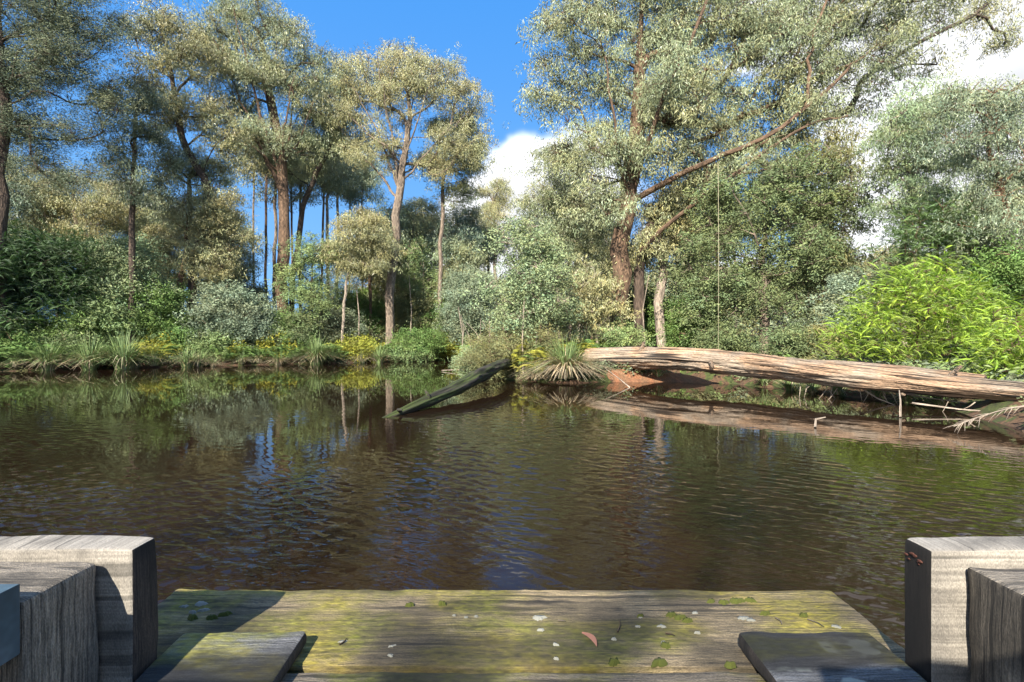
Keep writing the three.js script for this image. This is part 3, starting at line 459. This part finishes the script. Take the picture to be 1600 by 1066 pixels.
{
  const g = new THREE.Group();
  const a = log([at(918, 558, 28), at(1050, 560, 24), at(1200, 573, 20), at(1320, 588, 17), at(1450, 601, 15), at(1600, 614, 13), at(1760, 632, 11)], [0.46, 0.52, 0.50, 0.44, 0.43, 0.33, 0.28, 0.22], 56, 260, 0.32, logMat); a.name = 'log_body'; g.add(a);
  const b = log([at(1240, 570, 19.4), at(1330, 577, 17.5), at(1450, 587, 15.5), at(1540, 594, 14.4)], [0.2, 0.27, 0.25, 0.14], 32, 110, 0.3, logMat); b.name = 'split_slab'; g.add(b);
  const stub = (px, py, d, e, r) => { const p = at(px, py, d), G = new Geo(true); tube(G, [p, p.clone().addScaledVector(e, 0.6), p.clone().add(e)], [r, r * 0.8, r * 0.55], 9, 0.25, px); mesh(G.build(true), logMat, 'limb_stub', g); };
  stub(1000, 552, 25.2, V(0.15, 0.55, 0.2), 0.11); stub(1390, 598, 15.9, V(0.1, -0.35, 0.5), 0.1); stub(1110, 566, 21.8, V(-0.1, -0.2, 0.55), 0.1); stub(1480, 590, 14.7, V(0.25, 0.35, 0.2), 0.07);
  const R = rng(8); for (let k = 0; k < 16; k++) { const px = 1210 + R() * 330, d = mix(19.5, 14, (px - 1210) / 330), y = 588 + (px - 1210) * 0.1 + R() * 12, p = at(px, y, d - 0.3); const e = V((R() - 0.5) * 0.9, -0.15 - R() * 0.45, 0.2 * R()); const G = new Geo(true); tube(G, [p, p.clone().addScaledVector(e, 0.5).add(V(0, -0.03, 0)), p.clone().add(e)], [0.02, 0.013, 0.005], 4); mesh(G.build(true), B.pale, 'bark_strip', g); }
  put(g, 'fallen_log', 'huge weathered fallen log lying across the water to the bank', 'log');
}
const mossTex = tex(512, 512, (u, v) => { const a = fbm(u * 9, v * 14, 2, 4), b = fbm(u * 50, v * 50, 3, 3), m = ss(0.48, 0.62, a) * (0.4 + 0.6 * b); const t = 0.25 + 0.9 * b; return [mix(0.27, 0.26, m) * t, mix(0.245, 0.33, m) * t, mix(0.20, 0.08, m) * t]; }, true);
{
  const g = new THREE.Group(), mm = new THREE.MeshStandardMaterial({ map: mossTex, bumpMap: mossTex, bumpScale: 0.03, roughness: 0.9 });
  const P = [V(-3.5, -0.12, -13.1), V(-2.75, 0.16, -14.6), V(-1.9, 0.38, -17.5), V(-1.2, 0.66, -21), V(-0.5, 0.85, -25), V(-0.2, 0.8, -26.6)];
  const a = log(P, [0.07, 0.15, 0.21, 0.26, 0.24, 0.26, 0.24], 36, 120, 0.5, mm, 4); a.name = 'trunk'; g.add(a);
  const G = new Geo(true); tube(G, [V(-2.5, 0.25, -15.2), V(-2.52, 0.45, -15.2), V(-2.6, 0.55, -15.25)], [0.09, 0.06, 0.03], 6); mesh(G.build(true), mm, 'branch_stub', g);
  const G2 = new Geo(true); tube(G2, [V(-3.0, 0.02, -14.0), V(-3.05, 0.16, -13.7), V(-2.9, 0.18, -13.5)], [0.06, 0.04, 0.02], 6); mesh(G2.build(true), mm, 'branch_stub', g);
  put(g, 'mossy_log', 'mossy green log sloping from the promontory into the pond', 'log');
}
function stick(pts, r, mat, name, label, category, group) { const G = new Geo(true); tube(G, pts, pts.map((_, k) => mix(r, r * 0.45, k / (pts.length - 1))), 6); return put(mesh(G.build(true), mat), name, label, category, group); }
stick([at(1122, 255, 23.6), at(1122.5, 300, 23.5), at(1123, 400, 23.4), at(1122.5, 551, 23.1)], 0.015, new THREE.MeshStandardMaterial({ color: lin(0.34, 0.31, 0.2), roughness: 0.9 }), 'rope', 'pale rope hanging straight down onto the big log', 'rope').geometry;
{ // dead branch with feathery twigs in the lower right, other sticks
  const R = rng(44), dm = B.pale, g = new THREE.Group(), main = [at(1640, 628, 11), at(1570, 640, 11), at(1520, 655, 11), at(1490, 667, 11)];
  const G = new Geo(true); tube(G, main, [0.022, 0.017, 0.012, 0.006], 5); mesh(G.build(true), dm, 'stem', g);
  const cv = new THREE.CatmullRomCurve3(main); for (let k = 0; k < 26; k++) { const p = cv.getPoint(0.15 + 0.8 * k / 26), e = V(-0.14 - R() * 0.12, -0.1 - 0.12 * R() + (k % 2) * 0.08, (R() - 0.5) * 0.4), q = new Geo(true); tube(q, [p, p.clone().addScaledVector(e, 0.6), p.clone().add(e).add(V(0, -0.03, 0))], [0.009, 0.007, 0.003], 4); mesh(q.build(true), dm, 'twig', g); }
  put(g, 'dead_branch', 'grey dead feathery branch drooping into the water by the log', 'branch');
  const S = [[[1395, 612, 16.2], [1450, 622, 15.5], [1540, 634, 14.5]], [[1345, 606, 17], [1370, 622, 16.4], [1400, 634, 16]], [[1274, 668, 11.8], [1275, 655, 11.9], [1290, 652, 11.9]], [[1407, 652, 13.4], [1407, 625, 13.6], [1405, 610, 14]], [[1425, 630, 14.6], [1500, 640, 14], [1570, 645, 13.4]], [[985, 606, 22], [965, 590, 23], [945, 575, 24]], [[690, 579, 34], [715, 578, 33], [745, 577, 32]]];
  const L = ['long pale stick lying under the log', 'slanting bare stick below the middle of the log', 'small bent twig standing in open water before the log', 'short upright stump of peeling bark under the log', 'thin stick trailing along the bank below the log', 'bare stick slanting from the big sedge into water', 'pale stick floating off the promontory'];
  S.forEach((s, k) => stick(s.map((q) => at(...q)), 0.03, dm, 'stick', L[k], 'stick'));
  for (let k = 0; k < 7; k++) { const px = 722 + k * 9 + R() * 6, d = 28, p = at(px, 545 - R() * 10, d), e = at(px - 25 + R() * 40, 490 + R() * 22, d + R() - 0.5); stick([p, p.clone().lerp(e, 0.5).add(V(0.1, 0, 0)), e], 0.025, dm, 'dead_sapling', 'bare grey dead stem sticking out of the heath shrubs', 'stem', 'dead stems in the heath shrubs'); }
  for (const [px, py, top, d] of [[818, 597, 470, 26.4], [834, 596, 520, 26.6], [722, 566, 480, 47], [560, 548, 440, 49], [640, 545, 430, 52], [470, 540, 400, 50], [846, 575, 450, 28], [858, 560, 440, 29], [872, 556, 455, 30], [889, 552, 430, 31], [906, 550, 440, 31.5], [916, 552, 420, 31], [929, 548, 430, 32], [942, 546, 440, 32], [952, 545, 450, 31], [1008, 540, 430, 33], [1062, 540, 440, 32]]) stick([at(px, py, d), at(px + (px * 7 % 9) - 4, (py + top) / 2, d), at(px + (px * 13 % 17) - 8, top, d)], d > 40 ? 0.07 : 0.05, dm, 'sapling_stem', 'thin bare pale sapling stem at the water edge', 'sapling', 'bare sapling stems');
  { const t = new THREE.Mesh(new THREE.TorusGeometry(0.085, 0.008, 6, 24), B.dark); t.rotation.x = 1.25; const p = at(413, 765, 6.9); t.position.set(p.x, 0.02, p.z); put(t, 'floating_loop', 'small dark loop of vine floating on open water', 'vine'); }
}

// ---------------------------------------------------------------- the jetty
function woodTex(seed, base, opt = {}) {
  return tex(768, 768, (u, v) => {
    const wob = 0.02 * fbm(u * 3, v * 2, seed, 2), g = fbm(u * 7, (v + wob) * 90, seed + 1, 3), f = fbm(u * 60, (v + wob) * 420, seed + 2, 2), sp = vnoise(u * 500, v * 500, seed), fib = ss(0.56, 0.7, fbm(u * 9, (v + wob) * 150, seed + 21, 2)), big = fbm(u * 3, v * 5, seed + 3, 4);
    const cr = ss(0.66, 0.74, fbm(u * 2.5, (v + wob) * 38, seed + 4, 3)); let t = (0.66 + 0.3 * g + 0.5 * (f - 0.5) + 0.3 * (sp - 0.5) - (opt.saw ? 0.06 : 0.2) * fib) * (0.75 + 0.5 * big) * (1 - (opt.saw ? 0.15 : 0.4) * cr);
    let c = [base[0] * t, base[1] * t, base[2] * t];
    if (opt.saw) { t = (0.62 + 0.5 * big + 0.28 * (sp - 0.5)) * (1 - 0.28 * ss(0.80, 0.88, vnoise(u * 75, v * 1.6, seed + 31))); c = base.map((q) => q * t); }
    if (opt.saw) { const s = 0.5 * vnoise(u * 420, v * 4, seed + 9) + 0.5 * vnoise(u * 170, v * 7, seed + 19); c = c.map((q) => q * (0.8 + 0.36 * s)); }
    if (opt.moss) { const m = ss(0.5 - opt.moss * 0.1, 0.66, fbm(u * 6, v * 5, seed + 5, 5)) * (0.35 + 0.65 * vnoise(u * 60, v * 60, seed)), y = vnoise(u * 9, v * 6, seed + 6); const mc = [mix(0.40, 0.60, y), mix(0.42, 0.53, y), mix(0.12, 0.17, y)], k = 0.5 + 0.8 * fbm(u * 90, v * 90, seed, 2); c = c.map((q, i) => mix(q, mc[i] * k, m * 0.85)); }
    if (opt.lichen) { const l = ss(0.68, 0.75, fbm(u * 14, v * 9, seed + 7, 4)); c = c.map((q, i) => mix(q, [0.66, 0.68, 0.63][i], l * opt.lichen)); }
    if (opt.stain) { const d = ss(0.4, 0.62, fbm(u * 5, v * 4, seed + 8, 4)); c = c.map((q) => q * mix(1, opt.stain, d)); }
    return c;
  }, true);
}
const woodMat = (t, bump = 0.012) => new THREE.MeshStandardMaterial({ map: t, bumpMap: t, bumpScale: bump, roughness: 0.92 });
const W = {
  board: woodMat(woodTex(10, [0.60, 0.53, 0.41], { moss: 1.7, stain: 0.6 })), board2: woodMat(woodTex(20, [0.46, 0.42, 0.36], { moss: 0.4, stain: 0.45 })),
  plank: woodMat(woodTex(30, [0.5, 0.5, 0.5], { moss: 0.3, stain: 0.4, lichen: 0.7 })), timber: woodMat(woodTex(40, [0.64, 0.61, 0.56], { saw: 1, stain: 0.75 }), 0.004), post: woodMat(woodTex(50, [0.56, 0.52, 0.46], { stain: 0.55 }), 0.01),
  end: woodMat(woodTex(60, [0.31, 0.27, 0.24], { stain: 0.4 }), 0.012),
};
// a worn timber box: rounded, slightly uneven edges; grain axis g ('x','y','z'); end faces take the second material, uprights carry that darker tone on x sides
function timber(sx, sy, sz, g, seed, seg = 14, round = 0.011, rough = 0.005) {
  const n = (l) => Math.max(4, Math.min(60, Math.round(l * seg * 3))), geo = new THREE.BoxGeometry(sx, sy, sz, n(sx), n(sy), n(sz)), p = geo.attributes.position, uv = geo.attributes.uv, nn = geo.attributes.normal, h = [sx / 2, sy / 2, sz / 2], ns = [n(sx), n(sy), n(sz)];
  const snap = (w, i) => { const k = Math.round((w / h[i] + 1) / 2 * ns[i]), lim = h[i] - round * 0.9; return k === 1 ? -lim : k === ns[i] - 1 ? lim : k === 0 || k === ns[i] ? w : mix(-lim, lim, (k - 1) / (ns[i] - 2)); };
  for (let k = 0; k < p.count; k++) {
    const q = [p.getX(k), p.getY(k), p.getZ(k)].map(snap), nrm = [nn.getX(k), nn.getY(k), nn.getZ(k)];
    const U = { x: q[0], y: q[1], z: q[2] }[g], others = { x: [1, 2], y: [0, 2], z: [0, 1] }[g], ax = nrm.findIndex((w) => Math.abs(w) > 0.5);
    const isEnd = 'xyz'[ax] === g, vv = isEnd ? q[others[1]] : q[others[0] === ax ? others[1] : others[0]];
    uv.setXY(k, (isEnd ? q[others[0]] * 1.5 : U / 1.3) + seed * 0.37, vv / 0.6 + seed * 0.21 + ax * 0.3);
    const R = round * (0.6 + 1.2 * vnoise(q[0] * 9 + seed, q[1] * 9, q[2] * 9)), c = q.map((w, i) => Math.max(-(h[i] - R), Math.min(h[i] - R, w))), dl = q.map((w, i) => w - c[i]), l = Math.hypot(...dl);
    const e = (fbm(q[0] * 14 + seed, q[1] * 14, q[2] * 14, 3) - 0.5) * 2 * rough;
    const r = l > 1e-6 ? c.map((w, i) => w + dl[i] / l * (Math.min(l, R) + e)) : q;
    p.setXYZ(k, r[0], r[1], r[2]);
  }
  geo.computeVertexNormals();
  if (g === 'y') geo.groups.forEach((q, i) => { q.materialIndex = i < 2 ? 1 : 0; }); const order = { x: [1, 1, 0, 0, 0, 0], y: [0, 0, 1, 1, 0, 0], z: [0, 0, 0, 0, 1, 1] }[g]; if (g !== 'y') geo.groups.forEach((q, i) => { q.materialIndex = order[i]; });
  return geo;
}
function beam(x0, x1, y0, y1, z0, z1, g, mats, name, label, category, group, seed, ry = 0) {
  const m = mesh(timber(x1 - x0, y1 - y0, z1 - z0, g, seed), mats); m.position.set((x0 + x1) / 2, (y0 + y1) / 2, (z0 + z1) / 2); m.rotation.y = ry;
  return put(m, name, label, category, group);
}
const edge = beam(-1.015, 0.965, 1.19, 1.25, -1.55, -1.182, 'x', [W.board, W.end], 'deck_board', 'wide mossy deck board along the open end of jetty', 'board', null, 1, -0.004);
beam(-0.79, 0.87, 1.185, 1.244, -1.174, -0.83, 'x', [W.board2, W.end], 'deck_board', 'darker deck board behind the wide mossy one', 'board', null, 2);
beam(-0.79, 0.87, 1.18, 1.24, -0.82, -0.45, 'x', [W.board2, W.end], 'deck_board', 'deck board at the photographer feet', 'board', null, 3);
beam(-0.795, -0.495, 1.252, 1.29, -1.257, -0.7, 'x', [W.plank, W.end], 'short_plank', 'short dark plank butting the timber with steel rail', 'plank', null, 4, 0.03);
beam(0.55, 0.872, 1.252, 1.29, -1.257, -0.7, 'x', [W.plank, W.end], 'short_plank', 'short dark plank butting the timber with red fungus', 'plank', null, 5, -0.01);
beam(-1.7, -0.805, 0.7, 1.56, -1.166, -1.08, 'y', [W.timber, W.end], 'upright_timber', 'thick pale upright timber behind the post with steel rail', 'timber', null, 6, 0.015);
beam(0.884, 1.7, 0.7, 1.56, -1.163, -1.08, 'y', [W.timber, W.end], 'upright_timber', 'thick pale upright timber with red fungus on its end', 'timber', null, 7);
beam(-1.12, -0.864, 0.7, 1.54, -1.074, -0.905, 'y', [W.post, W.post], 'jetty_post', 'grained grey post carrying the steel rail', 'post', null, 8);
beam(0.952, 1.2, 0.7, 1.528, -1.074, -0.9, 'y', [W.post, W.post], 'jetty_post', 'grained grey post without a rail', 'post', null, 9);
for (const [x, z] of [[-0.9, -1.35], [0.85, -1.35], [-0.7, -0.6], [0.75, -0.6]]) { const m = mesh(new THREE.CylinderGeometry(0.09, 0.1, 2.2, 14), W.post); m.position.set(x, 0.075, z); put(m, 'jetty_pile', 'round pile holding up the jetty deck', 'pile', 'piles under the jetty'); }
{ // steel rail
  const s = new THREE.Shape(); s.moveTo(0, 0); s.lineTo(0.05, 0); s.lineTo(0.05, 0.115); s.lineTo(0, 0.115); s.closePath();
  const geo = new THREE.ExtrudeGeometry(s, { depth: 1.3, bevelEnabled: true, bevelSize: 0.004, bevelThickness: 0.004, bevelSegments: 2 });
  const m = mesh(geo, new THREE.MeshStandardMaterial({ map: tex(256, 256, (u, v) => { const q = fbm(u * 6, v * 6, 3, 5), s = vnoise(u * 120, v * 120, 5), k = 0.7 + 0.6 * q + 0.15 * (s - 0.5), r = ss(0.5, 0.7, fbm(u * 9, v * 9, 8, 4)); return [mix(0.34, 0.26, r) * k, mix(0.40, 0.33, r) * k, mix(0.44, 0.37, r) * k]; }, true), metalness: 0.2, roughness: 0.55 })); m.position.set(-0.918, 1.455, -0.897); put(m, 'steel_rail', 'galvanised steel rail fixed to the jetty post', 'rail');
}
// two unseen walls added behind the photographer to throw straight-edged shadows on the planks
beam(-2.2, -0.76, 0.9, 2.42, 0.30, 0.36, 'y', [W.post, W.post], 'shade_wall', 'added unseen timber wall shading the planks, rail side', 'wall', null, 11);
beam(0.14, 2.2, 0.9, 2.46, 0.30, 0.36, 'y', [W.post, W.post], 'shade_wall', 'added unseen timber wall shading the planks, fungus side', 'wall', null, 12);
// lichen and moss cushions grow on the board and belong to it
{
  const R = rng(63), lm = new THREE.MeshStandardMaterial({ color: lin(0.2, 0.2, 0.17), roughness: 1 }), mm = new THREE.MeshStandardMaterial({ color: lin(0.06, 0.07, 0.01), roughness: 1 });
  const crust = (px, py, s, mat, name, h) => {
    const d = 0.75 * F / (py - 533), p = at(px, py, d), G = new Geo(), n = 22, c = G.v(0, h, 0), ring = [], ring2 = []; const sd = R() * 99;
    for (let k = 0; k < n; k++) { const a = k / n * 6.283, r = s * (0.2 + 1.4 * fbm(Math.cos(a) * 3.2 + sd, Math.sin(a) * 3.2, sd, 3)) * (0.8 + 0.4 * R()); ring.push(G.v(Math.cos(a) * r * 0.7, h * (0.6 + 0.6 * R()), Math.sin(a) * r * 0.4)); ring2.push(G.v(Math.cos(a) * r * 1.1, -0.003, Math.sin(a) * r * 0.6)); }
    for (let k = 0; k < n; k++) { const q = (k + 1) % n; G.t(c, ring[q], ring[k]); G.t(ring[k], ring[q], ring2[q]); G.t(ring[k], ring2[q], ring2[k]); }
    const m = mesh(G.build(true), mat, name, edge); m.position.set(p.x - edge.position.x, 1.2505 - edge.position.y, p.z - edge.position.z); m.rotation.y = (R() - 0.5) * 0.6;
  };
  for (const [px, py, s] of [[842, 966, 0.020], [844, 985, 0.010], [868, 1008, 0.009], [960, 999, 0.008], [1000, 966, 0.008], [1034, 979, 0.011], [1086, 958, 0.011], [1162, 966, 0.018], [1172, 969, 0.014], [1305, 979, 0.014], [1090, 989, 0.008], [710, 963, 0.006], [728, 966, 0.006], [744, 964, 0.006], [312, 945, 0.022], [318, 955, 0.014], [300, 958, 0.01], [612, 1012, 0.009], [610, 1026, 0.01], [535, 1005, 0.012], [996, 980, 0.008], [1036, 1004, 0.006], [870, 1030, 0.006], [285, 950, 0.012]]) crust(px, py, s, lm, 'lichen', 0.004);
  for (const [px, py, s] of [[1030, 1036, 0.02], [1150, 940, 0.022], [1170, 939, 0.02], [1130, 942, 0.016], [1060, 966, 0.018], [1048, 962, 0.014], [1075, 971, 0.014], [1110, 941, 0.012], [1040, 1010, 0.014], [960, 1036, 0.013], [690, 945, 0.012], [640, 948, 0.012], [1000, 965, 0.01], [1195, 960, 0.012], [1255, 963, 0.012], [1140, 1040, 0.014], [330, 968, 0.016], [350, 963, 0.016], [300, 968, 0.014]]) crust(px, py, s, mm, 'moss_cushion', 0.009);
  const fm = new THREE.MeshStandardMaterial({ color: lin(0.1, 0.035, 0.02), roughness: 0.8 });
  const tim = scene.getObjectByName('upright_timber_001');
  for (let k = 0; k < 9; k++) { const s = new THREE.SphereGeometry(0.002 + 0.004 * R(), 8, 6); s.scale(0.35, 0.6, 1.3); const m = mesh(s, fm, 'red_fungus', tim); m.position.set(0.883 - tim.position.x, 1.532 - R() * 0.02 - tim.position.y, -1.15 + R() * 0.045 - tim.position.z); }
  // a fallen gum leaf and twigs on the board
  const G = new Geo(), lp = at(918, 1003, 0.75 * F / 470); for (let s = 0; s <= 8; s++) { const t = s / 8, w = 0.0065 * Math.sin(Math.PI * Math.min(1, t * 0.92 + 0.06)), x = 0.012 * Math.sin(t * 2.2), z = (t - 0.5) * 0.065; G.v(x - w, 0.002 + 0.005 * Math.sin(t * 3.1), z); G.v(x + w, 0.005 + 0.006 * Math.sin(t * 3.1), z); if (s) { const i = s * 2; G.t(i - 2, i - 1, i + 1); G.t(i - 2, i + 1, i); } }
  const leaf = mesh(G.build(true), new THREE.MeshStandardMaterial({ color: lin(0.24, 0.11, 0.07), roughness: 0.6, side: THREE.DoubleSide })); leaf.position.set(lp.x, 1.252, lp.z); leaf.rotation.y = 0.3; put(leaf, 'fallen_leaf', 'reddish brown fallen gum leaf on the mossy deck board', 'leaf');
  const tw = [[[872, 972], [884, 973]], [[965, 990], [968, 970]], [[1212, 968], [1222, 978]], [[1040, 992], [1055, 996]], [[1262, 970], [1288, 982]], [[530, 1010], [542, 1000]]], tl = ['short straight pale twig near the largest lichen crust', 'thin curved stalk lying across the board', 'pale needle like twig beside the white lichen', 'curled fine twig on the dark part of the board', 'brown curled bark shred near the sunlit board end', 'small grey twig on the sunlit yellow moss'];
  tw.forEach((q, k) => { const [a, b] = q.map(([x, y]) => at(x, y, 0.75 * F / (y - 533))); a.y = b.y = 1.254; stick([a, a.clone().lerp(b, 0.5).add(V(0.004, 0.002, 0.003)), b], 0.002, k % 2 ? B.brown : B.pale, 'twig', tl[k], 'twig'); });
}
// trees behind the photographer dapple the jetty
for (const [k, x, z, h] of [[0, -7, 17, 17], [1, 2.5, 21, 18], [2, -14, 20, 18]]) {
  let few = 40, shaded = 0; const R = rng(400 + k), root = new THREE.Group(); root.position.set(x, 0.4, z); const G = new Geo(true), items = [];
  tube(G, [V(0, -0.5, 0), V(0.3, h * 0.4, 0), V(0, h * 0.95, 0.2)], [0.3, 0.22, 0.05], 8, 0.1, k);
  for (let c = 0; c < 16; c++) { const p = V((R() - 0.5) * 8, h * (0.6 + 0.45 * R()), (R() - 0.5) * 7), s = V(0, p.y * 0.75, 0); { const w = p.clone().add(root.position), q = (w.y - 1.25) / SUN.y, sx = w.x - SUN.x * q, sz = w.z - SUN.z * q; if (Math.abs(sx) < 3.2 && sz < 1 && sz > -4) { if (k || shaded) continue; shaded = 1; w.set(0.35, 1.25, -1.4).addScaledVector(SUN, q); p.copy(w.sub(root.position)); few = 9; } else few = 40; } tube(G, [s, s.clone().lerp(p, 0.5).add(V(0, 0.3, 0)), p], [0.09, 0.05, 0.02], 5); for (let q = 0; q < few; q++) items.push([p.x + (R() - 0.5) * 2.4, p.y + (R() - 0.5) * 1.6, p.z + (R() - 0.5) * 2.4, 0.9 + R() * 0.5, R() * 6, R() - 0.5, R() - 0.5, ...tint(R, LEAF.gum)]); }  // clumps shading the jetty are skipped; one is placed to shade the board
  mesh(G.build(true), B.grey, 'trunk', root); foliage(root, 'crown', SPR.gum[k], leafMat, items);
  put(root, 'gum_tree', 'gum tree behind the jetty entrance', 'tree', 'gums behind the jetty');
}
console.log('copies', copies);
renderer.render(scene, camera);
